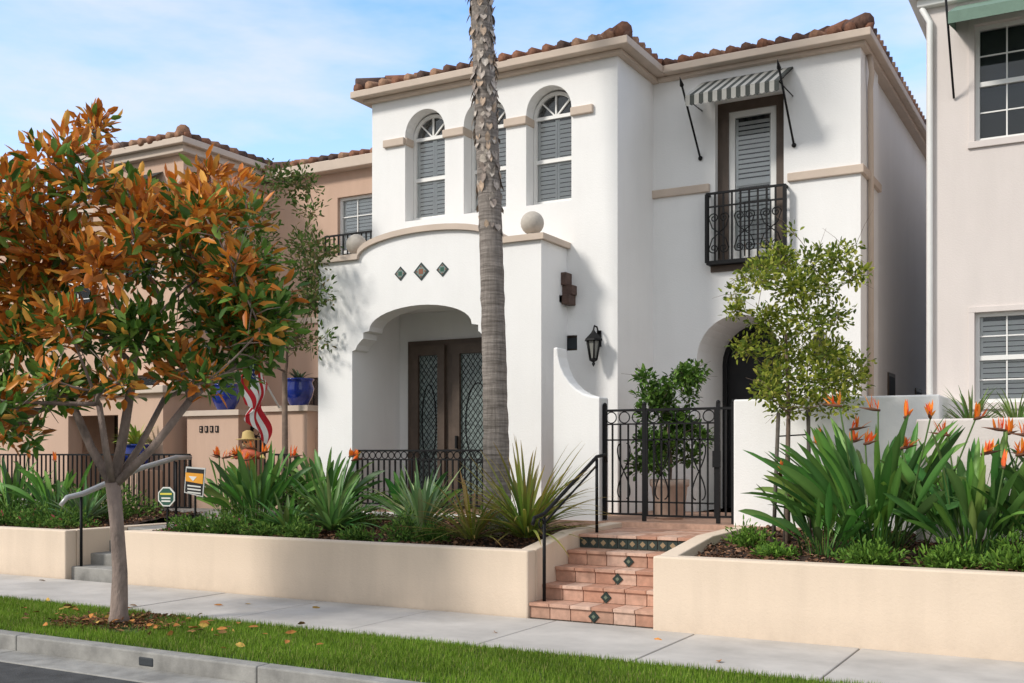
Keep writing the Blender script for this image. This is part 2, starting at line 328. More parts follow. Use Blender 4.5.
# ---------------------------------------------------------------- windows
def arch(xc,hw,z0,zs,n=16,rise=None):
    rise=hw if rise is None else rise
    return [(xc-hw,z0),(xc+hw,z0)]+[(xc+hw*math.cos(t),zs+rise*math.sin(t)) for t in [math.pi*i/n for i in range(n+1)]]
def slats(m,x0,x1,y,z0,z1,step=.066,tilt=66):
    m.box(x0,x0+.03,y-.014,y+.012,z0,z1,SLAT); m.box(x1-.03,x1,y-.014,y+.012,z0,z1,SLAT)
    z=z0+.03
    while z<z1-.02:
        M=Matrix.Translation(((x0+x1)/2,y,z))@Matrix.Rotation(math.radians(tilt),4,'X'); m.obox(M,x1-x0-.06,.064,.008,SLAT); z+=step
def arch_window(m,xc,hw,z0,zs,y):
    f=.05; m.wall(arch(xc,hw,z0,zs),[arch(xc,hw-f,z0+f,zs)],y,y+.07,VINYL)
    m.wall(arch(xc,hw-f-.002,z0+f+.002,zs),[],y+.042,y+.046,GLASS)
    m.box(xc-hw+f,xc+hw-f,y+.01,y+.06,zs-.025,zs+.025,VINYL); zm=(z0+zs)/2
    m.box(xc-hw+f,xc+hw-f,y+.012,y+.06,zm-.028,zm+.028,VINYL)
    m.box(xc-.012,xc+.012,y+.014,y+.04,zs+.02,zs+hw-f,VINYL)
    for s in(-1,1): 
        M=Matrix.Translation((xc+s*.12,y+.027,zs+.12))@Matrix.Rotation(s*math.pi/4,4,'Y'); m.obox(M,.022,.024,.30,VINYL)
    slats(m,xc-hw+f,xc-.004,y+.080,z0+f,zs-.03); slats(m,xc+.004,xc+hw-f,y+.080,z0+f,zs-.03)
def dh_window(m,x0,x1,z0,z1,y,cols=2,rows=2,blind=True,back=.16,fr=None):
    f=.05; fr=fr or VINYL; m.wall([(x0,z0),(x1,z0),(x1,z1),(x0,z1)],[[(x0+f,z0+f),(x1-f,z0+f),(x1-f,z1-f),(x0+f,z1-f)]],y,y+.08,fr)
    zm=(z0+z1)/2; m.box(x0+f,x1-f,y+.01,y+.07,zm-.03,zm+.03,fr)
    m.box(x0+f,x1-f,y+.045,y+.05,z0+f,z1-f,GLASS)
    for a,b in((z0+f,zm-.03),(zm+.03,z1-f)):
        for c in range(1,cols): xx=x0+f+(x1-x0-2*f)*c/cols; m.box(xx-.009,xx+.009,y+.025,y+.042,a,b,fr)
        for r in range(1,rows): zz=a+(b-a)*r/rows; m.box(x0+f,x1-f,y+.027,y+.040,zz-.009,zz+.009,fr)
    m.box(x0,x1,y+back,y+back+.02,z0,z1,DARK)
    if blind: slats(m,x0+f,x1-f,y+.095,z0+f,z1-f,.066,62)
# ---------------------------------------------------------------- roof
def tiled_roof(parent,x0,x1,y0,y1,z,pitch=.27,name='roof'):
    m=MB(); hw=(x1-x0)/2; h=hw*pitch; xm=(x0+x1)/2
    A,B,C,D=(x0,y0,z),(x1,y0,z),(x1,y1,z),(x0,y1,z); E,F=(xm,y0+hw,z+h),(xm,y1-hw,z+h)
    if y1-hw<y0+hw: F=E
    m.add([A,B,C,D,E,F],[(0,1,4),(1,2,5,4),(2,3,5),(3,0,4,5),(0,3,2,1)],TILE,(.22,.11,.07))
    cols=[(.20,.095,.06),(.25,.115,.07),(.13,.07,.05),(.30,.16,.10),(.09,.055,.045),(.34,.20,.13)]
    def col_(p,u,l):
        n=max(1,int(l/.38)+1); pts=[];rr=[]
        for i in range(n):
            for q,r in((0,.082),(.97,.062)):
                t=min(l,(i+q)*l/n); pts.append((p[0]+u[0]*t,p[1]+u[1]*t,p[2]+t*pitch+.03)); rr.append(r)
        m.tube(pts,rr,TILE,8,random.choice(cols),True)
    step=.24; ov=.03
    k=0
    while x0+.1+k*step<x1-.05:
        s=.1+k*step; col_((x0+s+random.uniform(-.01,.01),y0-ov-random.uniform(0,.03),z-ov*pitch+random.uniform(-.006,.010)),(0,1),min(s,x1-x0-s)+ov); k+=1
    k=0
    while y0+.1+k*step<y1:
        s=.1+k*step; l=min(s,hw,)+ov
        col_((x1+ov,y0+s,z-ov*pitch),(-1,0),l); col_((x0-ov,y0+s,z-ov*pitch),(1,0),l); k+=1
    for c in((x0,y0),(x1,y0)):
        n=int(hw/.3); sgn=1 if c[0]==x0 else -1
        for i in range(n):
            a=i*hw/n; b=(i+1.1)*hw/n
            m.tube([(c[0]+sgn*(a+.03),c[1]+a+.03,z+a*pitch+.09),(c[0]+sgn*b,c[1]+b,z+b*pitch+.09)],[.13,.095],TILE,10,random.choice(cols))
    return m.build(name,parent)
# ---------------------------------------------------------------- WHITE HOUSE
H=root('white_stucco_house')
XL,XC,XR=-10.29,-6.03,-2.99; YA,YB=13.80,15.14
m=MB(); zt=7.32
archs=[(-9.28,.37),(-8.20,.37),(-7.12,.37)]
m.wall([(XL,-.1),(XC,-.1),(XC,zt),(XL,zt)],[arch(x,h,5.36,6.70) for x,h in archs]+[[(-10.07,.85),(-7.60,.85),(-7.60,3.98),(-10.07,3.98)],
   [(-6.92,3.2),(-6.66,3.2),(-6.66,3.42),(-6.92,3.42)]],YA,YA+.45,WHITE)
m.box(XL,XC,YA+.45,24,-.1,zt,WHITE)
AR=arch(-4.72,.62,.86,3.12)
m.wall([(XC,-.1),(XR,-.1),(XR,zt),(XC,zt)],[AR,[(-5.06,4.47),(-4.05,4.47),(-4.05,6.88),(-5.06,6.88)]],YB,16.40,WHITE)
m.box(XC,XR-.06,16.40,24,-.1,zt,WHITE)
m.build('walls',H)
m=MB()
m.box(XL-.10,XC+.10,YA-.10,24.1,7.30,7.36,TRIM); m.box(XL-.25,XC+.25,YA-.25,24.2,7.36,7.47,TRIM)
m.box(XC+.101,XR+.08,YB-.10,24.1,7.301,7.359,TRIM); m.box(XC+.251,XR+.18,YB-.25,24.2,7.359,7.469,TRIM)
def band(x0,x1,y,z0,z1,d=.05): m.box(x0,x1,y-d,y+.02,z0,z1,TRIM)
band(-10.05,-9.65,YA,6.56,6.68)
for a,b in((-8.91,-8.57),(-7.83,-7.49)): m.box(a-.02,b+.02,YA-.05,YA+.30,6.56,6.68,TRIM)
band(-6.75,-6.40,YA,6.56,6.68); m.box(-9.67,-9.62,YA,YA+.2,6.561,6.679,TRIM)
band(-6.08,-5.14,YB,5.57,5.69); band(-3.99,-2.94,YB,5.57,5.69); m.box(XR-.02,XR+.05,YB+.02,16.42,5.57,5.69,TRIM)
m.build('cornice_and_bands',H,bevel=.012)
tiled_roof(H,XL-.20,XC+.20,YA-.20,24.2,7.47); tiled_roof(H,-8.7,XR+.14,YB-.20,24.19,7.471,name='side_roof')
m=MB()
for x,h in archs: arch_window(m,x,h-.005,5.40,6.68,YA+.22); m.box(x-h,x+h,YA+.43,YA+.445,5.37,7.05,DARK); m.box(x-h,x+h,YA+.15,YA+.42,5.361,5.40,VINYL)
m.box(-6.915,-6.665,YA+.08,YA+.12,3.205,3.415,BROWN); m.box(-6.89,-6.69,YA+.05,YA+.09,3.23,3.39,DARK)
m.build('arched_windows',H)
m=MB(); m.box(-6.98,-6.66,YA-.16,YA,3.98,4.12,DKWOOD); m.box(-6.90,-6.74,YA-.20,YA,4.12,4.30,DKWOOD); m.box(-6.96,-6.82,YA-.26,YA,3.86,3.98,DKWOOD); m.box(-6.80,-6.68,YA-.22,YA,3.84,3.98,DKWOOD)
m.build('timber_beam_ends',H,bevel=.01)
m=MB(); y=YB+.12
m.wall([(-5.06,4.47),(-4.05,4.47),(-4.05,6.88),(-5.06,6.88)],[[(-4.90,4.55),(-4.19,4.55),(-4.19,6.74),(-4.90,6.74)]],y,y+.1,BROWN)
m.wall([(-4.90,4.55),(-4.19,4.55),(-4.19,6.74),(-4.90,6.74)],[[(-4.81,4.70),(-4.28,4.70),(-4.28,6.65),(-4.81,6.65)]],y+.03,y+.09,VINYL)
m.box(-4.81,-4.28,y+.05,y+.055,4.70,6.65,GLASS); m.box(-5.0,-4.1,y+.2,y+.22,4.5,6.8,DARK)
slats(m,-4.81,-4.28,y+.10,4.72,6.64,.070,60)
m.box(-4.81,-4.28,y+.06,y+.075,5.65,5.72,SLAT); m.box(-5.12,-3.99,YB-.03,YB+.12,4.38,4.468,BROWN)
m.build('balcony_door',H)
m=MB(); ry=YB-.15; xa,xb=-5.14,-4.0
def rail(m,x0,x1,y,z0,z1,step=.11,r=.011,posts=True,rings=False,mid=None):
    m.box(x0,x1,y-.018,y+.018,z1-.03,z1,IRON); m.box(x0,x1,y-.014,y+.014,z0,z0+.025,IRON)
    if mid: m.box(x0,x1,y-.012,y+.012,mid-.02,mid,IRON)
    n=max(1,round((x1-x0)/step))
    for i in range(n+1):
        x=x0+(x1-x0)*i/n; q=r*(1.7 if i in(0,n) and posts else 1)
        m.box(x-q,x+q,y-q,y+q,z0-.0,(mid if (mid and rings and i not in(0,n)) else z1)-.02,IRON)
    if rings and mid:
        rr=(z1-.03-mid)/2; nn=max(1,int((x1-x0)/(2.1*rr)))
        for i in range(nn):
            c=x0+(x1-x0)*(i+.5)/nn; m.tube([(c+rr*.95*math.cos(t),y,(z1-.03+mid)/2+rr*.95*math.sin(t)) for t in [2*math.pi*k/14 for k in range(15)]],.008,IRON,5)
def spiral(m,c,y,z,r,turn,s,rad=.009):
    m.tube([(c+s*r*(1-k/22)*math.cos(k*turn/18),y,z+r*(1-k/22)*math.sin(k*turn/18)) for k in range(19)],rad,IRON,5)
rail(m,xa,xb,ry,4.50,5.52,.125,r=.012)
m.box(xa,xb,ry-.016,ry+.016,5.30,5.32,IRON)
m.box(xa,xb,ry-.02,YB,4.47,4.498,IRON)
for x in(xa,xb):
    m.box(x-.015,x+.015,ry,YB,5.49,5.52,IRON); m.box(x-.012,x+.012,(ry+YB)/2-.012,(ry+YB)/2+.012,4.5,5.5,IRON)
for c in(-4.95,-4.57,-4.19):
    m.tube([(c,ry-.014,4.55),(c,ry-.014,5.30)],.010,IRON,5)
    for s in(-1,1):
        spiral(m,c+s*.075,ry-.014,5.14,.075,9,s); spiral(m,c+s*.075,ry-.016,4.70,.075,-9,s)
        m.tube([(c,ry-.014,4.92),(c+s*.10,ry-.014,5.00),(c+s*.15,ry-.014,5.14)],.009,IRON,5); m.tube([(c,ry-.014,4.92),(c+s*.10,ry-.014,4.84),(c+s*.15,ry-.014,4.70)],.009,IRON,5)
m.build('balcony_railing',H)
m=MB(); x0,x1=-5.26,-3.92; n=20; yf=YB-.72; zf,zw=6.80,7.20
for i in range(n):
    a=x0+(x1-x0)*i/n; b=x0+(x1-x0)*(i+1)/n; c=(.40,.39,.36) if i%2==0 else (.06,.065,.06)
    m.add([(a,YB,zw),(b,YB,zw),(b,yf,zf),(a,yf,zf),(a,YB,zw-.01),(b,YB,zw-.01),(b,yf,zf-.01),(a,yf,zf-.01)],[(0,1,2,3),(4,5,6,7),(0,1,5,4),(1,2,6,5),(2,3,7,6),(3,0,4,7)],CANVAS,c)
    m.add([(a,yf,zf-.011),(b,yf,zf-.011),(b,yf,zf-.14),((a+b)/2,yf,zf-.16),(a,yf,zf-.14)],[(0,1,2,3,4)],CANVAS,c)
for x in(x0,x1): m.tube([(x,YB,zf-.02),(x,yf,zf-.03),(x,YB,zw-.02)],.01,IRON,5)
for x in(x0-.02,x1+.02):
    p0=Vector((x,YB-.02,6.08)); p1=Vector((x,yf-.06,zf+.10)); m.tube([p0,p1],.016,IRON,8)
    d=(p1-p0).normalized(); m.tube([p1,p1+d*.03,p1+d*.16],[.012,.032,.001],IRON,8); m.sphere(p0,.034,IRON,8)
m.build('striped_awning',H)
# portico
m=MB(); PX0,PX1,PY=-10.73,-6.82,13.0; pc=-8.72
n=20; top=[(PX1,4.66),(-7.50,4.66)]+[(pc+1.22*math.cos(math.pi*i/n),4.66+.30*math.sin(math.pi*i/n)**.9) for i in range(n+1)]+[(-9.94,4.66),(PX0,4.66)]
def opening(l,r,zs=3.28):
    c=(l+r)/2; w=(r-l)/2; o=[(l,.85),(r,.85),(r,zs)]
    o+=[(r-.06,zs+.02),(r-.10,zs+.09),(r-.19,zs+.17),(r-.21,zs+.18),(r-.21,zs+.27),(r-.32,zs+.29)]
    aw=w-.32; o+=[(c+aw*math.cos(math.pi*i/18),zs+.30+.32*math.sin(math.pi*i/18)) for i in range(19)]
    o+=[(l+.32,zs+.29),(l+.21,zs+.27),(l+.21,zs+.18),(l+.19,zs+.17),(l+.10,zs+.09),(l+.06,zs+.02),(l,zs)]
    return o
m.wall([(PX0,-.1),(PX1,-.1)]+top,[opening(-10.07,-7.62)],PY,PY+.34,WHITE)
m.box(PX0,-10.07,PY+.34,YA-.001,-.1,4.4,WHITE); m.box(-7.62,PX1,PY+.34,YA-.001,-.1,4.66,WHITE); m.box(-10.07,-7.62,PY+.34,YA-.001,4.05,4.40,WHITE)
m.build('portico',H)
m=MB()
lower=top; cap=[(x,z+.001) for x,z in lower]; up_=[(x,z+.085) for x,z in lower]
cap[0]=(PX1+.06,4.661); up_[0]=(PX1+.06,4.745); cap[-1]=(PX0-.06,4.661); up_[-1]=(PX0-.06,4.745)
m.wall(cap+up_[::-1],[],PY-.06,PY+.40,TRIM); m.box(-7.0,PX1+.06,PY+.401,YA-.001,4.662,4.744,TRIM)
m.build('parapet_cap',H,bevel=.012)
m=MB()
for x,r in((-10.12,.16),(-7.05,.165)): m.lathe((x,PY+.17,4.745),[(.09,0),(.09,.03),(.06,.05)],STONE,16); m.sphere((x,PY+.17,4.745+.03+r),r,STONE,24)
m.build('ball_finials',H)
m=MB()
for x,s in((-9.17,.15),(-8.80,.19),(-8.43,.15)):
    M=Matrix.Translation((x,PY-.004,4.385))@Matrix.Rotation(math.pi/4,4,'Y')
    m.obox(M,s,.012,s,PAINT,(.03,.045,.045)); m.obox(M@Matrix.Translation((0,-.004,0)),s*.72,.012,s*.72,PAINT,(.20,.26,.24)); m.obox(M@Matrix.Translation((0,-.008,0))@Matrix.Rotation(math.pi/4,4,'Y'),s*.4,.012,s*.4,PAINT,(.03,.10,.07) if s<.18 else (.25,.10,.06))
    for a in range(4): m.obox(M@Matrix.Rotation(a*math.pi/2,4,'Y')@Matrix.Translation((s*.27,-.008,s*.27)),s*.12,.01,s*.12,PAINT,(.22,.08,.05))
m.build('accent_tiles',H)
m=MB(); m.box(-10.07,-7.62,PY+.01,YA+.449,.3,.86,TERRA,(.40,.24,.18)); m.build('porch_floor',H)
m=MB(); y=YA+.36
m.box(-9.86,-7.62,y+.02,YA+.449,.87,3.52,BROWN)
for a,b in((-9.76,-9.13),(-8.98,-8.10)):
    m.wall([(a,.90),(b,.90),(b,3.44),(a,3.44)],[[(a+.13,1.10),(b-.13,1.10),(b-.13,3.28),(a+.13,3.28)]],y-.04,y+.019,BROWN)
    m.box(a+.13,b-.13,y+.012,y+.0195,1.10,3.28,LEADGL)
    w=b-a-.26; lx0=a+.13
    for i in range(-4,26):
        for s in(-1,1):
            z0=1.10+i*.115; ts=[t for t in np.linspace(0,1,30) if 1.10<z0+s*w*1.3*t<3.28]
            if len(ts)>2: m.tube([(lx0+w*ts[0],y+.008,z0+s*w*1.3*ts[0]),(lx0+w*ts[-1],y+.008,z0+s*w*1.3*ts[-1])],.0045,IRON,4)
    cxm=(a+b)/2
    m.tube([(cxm+w*.36*math.cos(t),y+.004,2.2+.62*math.sin(t)) for t in [2*math.pi*k/24 for k in range(25)]],.008,IRON,5)
m.box(-8.90,-8.87,y-.09,y-.05,1.8,2.0,IRON)
m.build('french_doors',H)
m=MB(); rail(m,-10.07,-7.62,PY+.12,.95,1.78,.10,rings=True,mid=1.64); m.build('porch_railing',H)
m=MB(); m.wall(arch(-4.72,.62,.86,3.12),[],16.38,16.43,DOORB)
m.wall(arch(-4.72,.619,.87,3.12),[arch(-4.72,.54,.87,3.12)],16.33,16.379,DOORB)
for x in(-4.98,-4.46):
    for a,b in((1.1,1.8),(1.95,2.9)): m.box(x-.17,x+.17,16.355,16.379,a,b,DOORB)
m.build('arched_entry_door',H)
def lantern(name,x,y,z,s=1,parent=None):
    m=MB(); m.box(x-.03*s,x+.03*s,y-.02,y,z-.02*s,z+.20*s,IRON)
    m.tube([(x,y-.02,z+.16*s),(x,y-.08*s,z+.24*s),(x,y-.16*s,z+.25*s),(x,y-.19*s,z+.19*s)],.012*s,IRON,6)
    m.tube([(x,y-.02,z+.02*s),(x,y-.07*s,z+.05*s),(x,y-.09*s,z+.12*s),(x,y-.05*s,z+.14*s)],.010*s,IRON,6)
    cy=y-.19*s
    m.lathe((x,cy,z),[(.005,.21*s),(.02*s,.18*s),(.04*s,.15*s),(.125*s,.07*s),(.13*s,.045*s)][::-1],IRON,6,smooth=False)
    m.lathe((x,cy,z),[(.045*s,-.20*s),(.088*s,.04*s)],LAMPG,6,smooth=False)
    for k in range(6):
        t=2*math.pi*k/6; m.tube([(x+.05*s*math.cos(t),cy+.05*s*math.sin(t),z-.20*s),(x+.094*s*math.cos(t),cy+.094*s*math.sin(t),z+.045*s)],.013*s,IRON,4)
    m.lathe((x,cy,z),[(.002,-.30*s),(.025*s,-.26*s),(.014*s,-.24*s),(.060*s,-.215*s),(.062*s,-.19*s)],IRON,6,smooth=False)
    return m.build(name,parent)
lantern('wall_lantern',-6.31,YA,3.25,1.05); lantern('wall_lantern',-3.52,YB,3.2,1.0)
m=MB(); m.tube([(XR+.05,15.5,7.30),(XR+.08,15.5,7.05),(XR+.05,15.55,6.85),(XR+.05,15.6,5.72),(XR+.05,15.6,.9)],.038,TRIM,8); m.build('downspout',H)
m=MB()
for a,b,z0,z1 in((17.5,18.1,.9,3.0),(20.2,20.9,1.9,2.9)):
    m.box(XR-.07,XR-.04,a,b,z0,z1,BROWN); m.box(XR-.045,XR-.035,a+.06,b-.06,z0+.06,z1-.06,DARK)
m.build('side_openings',H)
# ---------------------------------------------------------------- garden walls and gate
m=MB(); GY=12.4
sw=[(-6.33,-.1),(-5.67,-.1),(-5.67,2.44)]+[(-5.67-.60*math.sin(t),2.44+.66*(1-math.cos(t))) for t in [math.pi/2*i/8 for i in range(1,9)]]+[(-6.33,3.10)]
m.wall(sw,[],GY,GY+.28,WHITE); m.build('buttress_wall',bevel=.02)
m=MB(); m.box(-3.92,-1.62,GY,GY+.25,-.1,2.36,WHITE); m.box(-1.87,-1.62,GY+.25,14.5,-.1,2.36,WHITE); m.build('garden_wall',bevel=.02)
m=MB(); m.box(-1.80,12,11.98,12.2,-.1,2.08,NBR); m.build('garden_wall',bevel=.02)
m=MB(); gx=[-5.64,-5.10,-4.14,-3.95]
for x in gx: m.box(x-.022,x+.022,GY+.08,GY+.124,.87,2.33,IRON); m.sphere((x,GY+.102,2.34),.028,IRON,8)
rail(m,gx[0],gx[1],GY+.10,.94,2.28,.105,.010,rings=True,mid=2.10); rail(m,gx[1]+.03,gx[2]-.03,GY+.10,.93,2.28,.105,.010,rings=True,mid=2.10); rail(m,gx[2],gx[3],GY+.10,.94,2.28,.095,.010)
m.box(gx[0],gx[2],GY+.09,GY+.11,1.10,1.12,IRON); m.box(gx[0],gx[2],GY+.09,GY+.11,1.88,1.90,IRON)
def scroll(m,c,z0,h,w,y,s):
    pts=[]
    for k in range(25):
        t=k/24; a=(t-.5)*2
        pts.append((c+s*w*math.sin(a*2.6)*(1-.25*abs(a)),y,z0+h*(.5+.5*math.sin(a*1.5))))
    m.tube(pts,.009,IRON,5)
for c in(-5.37,-4.86,-4.38): scroll(m,c,1.15,.70,.10,GY+.085,1); scroll(m,c,1.15,.70,.10,GY+.083,-1)
m.box(-4.20,-4.10,GY+.06,GY+.08,1.55,1.75,IRON)
m.build('iron_gate')
m=MB(); x=-5.20
m.tube([(x,9.98,.16),(x,9.98,1.05)],.019,IRON,8); m.tube([(x,11.3,.80),(x,11.3,1.66)],.019,IRON,8)
m.tube([(x,9.72,.98),(x,9.76,1.05),(x,9.98,1.08),(x,11.3,1.68),(x,11.52,1.70),(x,11.56,1.62)],.021,IRON,8)
m.tube([(x,9.98,.98),(x,11.3,1.58)],.012,IRON,8)
m.tube([(x,9.98+.05*math.cos(t)-.07,.98+.05*math.sin(t)) for t in [k*.5 for k in range(12)]],.008,IRON,6)
m.build('stair_handrail')
m=MB(); x=-12.42; m.tube([(x,9.98,.1),(x,9.98,1.12)],.02,IRON,8); m.tube([(x,11.7,.64),(x,11.7,1.6)],.02,IRON,8)
m.tube([(x,9.65,1.02),(x,9.75,1.12),(x,10.0,1.16),(x,11.0,1.50),(x,11.7,1.66),(x,12.0,1.66)],[.03,.035,.04,.04,.04,.03],SILVER,8)
m.build('stair_handrail')
# ---------------------------------------------------------------- LEFT NEIGHBOUR
T=root('tan_stucco_house')
m=MB(); cx=-14.78
m.wall([(-17.2,-.1),(cx,-.1),(cx,7.2),(-17.2,7.2)],[[(-16.5,5.0),(-15.5,5.0),(-15.5,6.5),(-16.5,6.5)],[(-16.7,.8),(-15.4,.8),(-15.4,3.2),(-16.7,3.2)]],14.1,14.4,TAN)
m.box(-17.2,cx,14.4,26,-.1,7.2,TAN)
m.wall([(cx,-.1),(-11.3,-.1),(-11.3,7.1),(cx,7.1)],[[(-12.9,4.55),(-11.75,4.55),(-11.75,6.62),(-12.9,6.62)],[(-14.2,.85),(-13.0,.85),(-13.0,3.2),(-14.2,3.2)]],16.2,16.5,TAN)
m.box(cx,-11.3,16.5,26,-.1,7.1,TAN)
m.wall([(-24,-.1),(-17.2,-.1),(-17.2,6.6),(-24,6.6)],[[(-19.6,.8),(-18.2,.8),(-18.2,2.9),(-19.6,2.9)],[(-19.5,4.6),(-18.3,4.6),(-18.3,6.0),(-19.5,6.0)]],15.0,15.3,TAN)
m.box(-24,-17.2,15.3,26,-.1,6.6,TAN)
m.wall([(-16.9,-.1),(-14.0,-.1),(-14.0,2.75),(-16.9,2.75)],[[(-16.4,.9),(-15.1,.9),(-15.1,2.4),(-16.4,2.4)]],12.9,13.2,TAN)
m.box(-16.9,-16.6,13.2,14.09,-.1,2.75,TAN); m.box(-14.3,-14.0,13.2,14.09,-.1,2.75,TAN); m.box(-16.6,-14.3,13.2,14.09,2.5,2.75,TAN)
m.build('walls',T)
m=MB()
m.box(-17.35,cx+.14,13.96,26,7.2,7.33,TRIM); m.box(-17.42,cx+.24,13.86,26,7.33,7.45,TRIM)
m.box(cx+.25,-11.15,15.98,26,7.1,7.3,TRIM); m.box(-24,-17.43,14.8,26,6.6,6.8,TRIM)
m.box(-17.0,-13.9,12.8,14.09,2.75,2.88,TRIM); m.box(cx+.001,-11.3,16.15,16.22,4.25,4.37,TRIM); m.box(cx-.02,cx+.05,14.1,16.15,4.25,4.37,TRIM)
m.build('cornice',T,bevel=.015)
tiled_roof(T,-17.4,cx+.20,13.90,26,7.45); tiled_roof(T,-15.6,-11.2,16.03,26,7.30,name='bay_roof'); tiled_roof(T,-24,-16.9,14.85,26,6.8,name='wing_roof')
m=MB()
dh_window(m,-12.9,-11.75,4.55,6.62,16.28,3,3); dh_window(m,-16.5,-15.5,5.0,6.5,14.18); dh_window(m,-16.7,-15.4,.8,3.2,14.18,2,3,False,fr=BROWN)
dh_window(m,-14.2,-13.0,.85,3.2,16.28,2,4,False,fr=BROWN); dh_window(m,-19.6,-18.2,.8,2.9,15.08); dh_window(m,-19.5,-18.3,4.6,6.0,15.08)
m.build('windows',T)
m=MB(); rail(m,-13.0,-11.6,15.95,4.95,5.85,.11); m.box(-13.0,-11.6,15.93,16.2,4.92,4.949,IRON); m.build('balcony_railing',T)
m=MB(); m.add([(-16.7,14.1,6.95),(-15.3,14.1,6.95),(-15.3,13.4,6.55),(-16.7,13.4,6.55),(-16.7,13.4,6.42),(-15.3,13.4,6.42)],[(0,1,2,3),(3,2,5,4)],CANVAS,(.05,.05,.05)); m.build('awning',T)
m=MB()
for a,b,zt in((-13.75,-12.58,2.36),(-11.98,-11.12,2.40)):
    m.box(a,b,13.2,14.0,-.1,zt,TAN); m.box(a-.06,b+.06,13.14,14.06,zt,zt+.09,TRIM)
m.box(-11.12,-10.74,13.4,13.6,-.1,2.1,TAN)
for i,xx in enumerate((-13.45,-13.33,-13.21,-13.09)):
    m.box(xx,xx+.07,13.185,13.199,2.08,2.19,IRON)
    if i==0: m.box(xx+.02,xx+.05,13.182,13.184,2.10,2.125,TAN); m.box(xx+.02,xx+.05,13.182,13.184,2.145,2.17,TAN)
    else: m.box(xx+.022,xx+.048,13.182,13.184,2.10,2.17,TAN)
m.build('entry_pier_wall',bevel=.01)
m=MB(); rail(m,-12.56,-12.0,13.5,.86,2.2,.1,rings=True,mid=2.02); m.build('entry_gate')
m=MB(); rail(m,-22,-12.75,12.3,.85,1.72,.115); m.build('iron_fence')
m=MB(); rail(m,-11.2,-10.75,12.5,.85,1.72,.115); m.build('iron_fence')
def pot(name,x,y,z,s,mat):
    m=MB(); m.lathe((x,y,z),[(.10*s,0),(.13*s,.02*s),(.19*s,.14*s),(.215*s,.25*s),(.19*s,.33*s),(.20*s,.36*s),(.215*s,.37*s),(.21*s,.39*s),(.18*s,.385*s),(.17*s,.34*s)],mat,28)
    m.lathe((x,y,z+.30*s),[(.01,.02),(.165*s,.035)],SOIL,20); return m.build(name)
pot('blue_flower_pot',-13.10,13.45,2.45,1.15,BLUE); pot('blue_flower_pot',-11.50,13.45,2.49,1.15,BLUE); pot('blue_flower_pot',-14.3,12.6,1.45,1.1,BLUE)
m=MB(); m.box(-14.6,-14.0,12.4,12.89,-.1,1.45,TAN); m.build('pedestal',bevel=.02)
def tuft(name,x,y,z,n,L,W,pal,lean=(.2,1.1),droop=(.3,1.2),r=.05,mat=None,parent=None,tip=None,fold=.25):
    m=MB()
    for i in range(n):
        az=i*2.399+random.uniform(-.3,.3); le=lean[0]+(lean[1]-lean[0])*random.random()**.9; rr=random.uniform(0,r)
        m.blade((x+rr*math.cos(az),y+rr*math.sin(az),z),az,L*random.uniform(.6,1.1),le,random.uniform(*droop),W*random.uniform(.75,1.15),mat or LEAFG,tuple(c*random.uniform(.8,1.2) for c in random.choice(pal)),fold=fold,tipcol=tip)
    return m.build(name,parent,fix=False)
tuft('potted_succulent',-13.10,13.45,2.85,34,.34,.02,[(.10,.13,.04),(.07,.12,.05),(.16,.15,.06)],(.1,1.3)); tuft('potted_succulent',-11.50,13.45,2.89,30,.30,.02,[(.06,.10,.05),(.10,.12,.05)],(.1,1.3))
tuft('potted_succulent',-14.3,12.6,1.85,60,.45,.03,[(.28,.32,.05),(.20,.28,.05)],(.1,1.3))
# flag
m=MB(); base=Vector((-11.60,13.10,2.45)); tip=Vector((-12.02,12.7,3.50)); m.tube([base,tip],.016,VINYL,8); m.sphere(tip,.03,TRIM,8)
ns,nt2=26,40; hs=(tip-base)
def fp(s,t): 
    p=tip-hs*(.02+.62*s); f=.05*math.sin(t*7+s*9)*min(1,t*2.5)+.03*math.sin(s*17+t*4)*min(1,t*2)
    return p+Vector((.03+.14*(1-s)*min(1,t)**.8*.6+f,-.10*t+f*1.3,-.98*t+.05*math.sin(s*6)*t))
for i in range(ns):
    for j in range(nt2):
        s0,s1,t0,t1=i/ns,(i+1)/ns,j/nt2,(j+1)/nt2
        if s0<7/13 and t0<.36: c=(.02,.035,.14) if ((i+j)%3 or (i%2)) else (.6,.6,.6)
        else: c=(.50,.02,.03) if (i//2)%2==0 else (.78,.77,.74)
        m.add([fp(s0,t0),fp(s1,t0),fp(s1,t1),fp(s0,t1)],[(0,1,2,3)],CANVAS,c,True)
m.build('american_flag',fix=False)
# scarecrow
m=MB(); x,y=-11.85,12.65; dz=.18
m.tube([(x,y,.75),(x,y,1.55+dz)],.015,STAKE,6); m.tube([(x-.28,y,1.55+dz),(x+.28,y,1.55+dz)],.012,STAKE,6)
m.lathe((x,y,1.28+dz),[(.13,0),(.12,.12),(.10,.26),(.05,.31),(.03,.33)],PAINT,14,(.45,.10,.05)); m.tube([(x-.26,y,1.50+dz),(x,y,1.57+dz),(x+.26,y,1.50+dz)],[.055,.065,.055],PAINT,10,(.45,.10,.05))
m.lathe((x,y,1.12+dz),[(.14,0),(.13,.08),(.12,.165)],PAINT,14,(.06,.09,.22))
m.sphere((x,y,1.70+dz),.095,PAINT,16,(.62,.44,.26)); m.lathe((x,y,1.76+dz),[(.19,0),(.19,.012),(.10,.02),(.085,.12),(.03,.15)],PAINT,18,(.50,.36,.14))
for s in(-1,1): m.sphere((x+s*.035,y-.085,1.72+dz),.014,IRON,8); m.tube([(x+s*.28,y,1.50+dz),(x+s*.36,y,1.46+dz)],[.04,.01],PAINT,6,(.55,.42,.15))
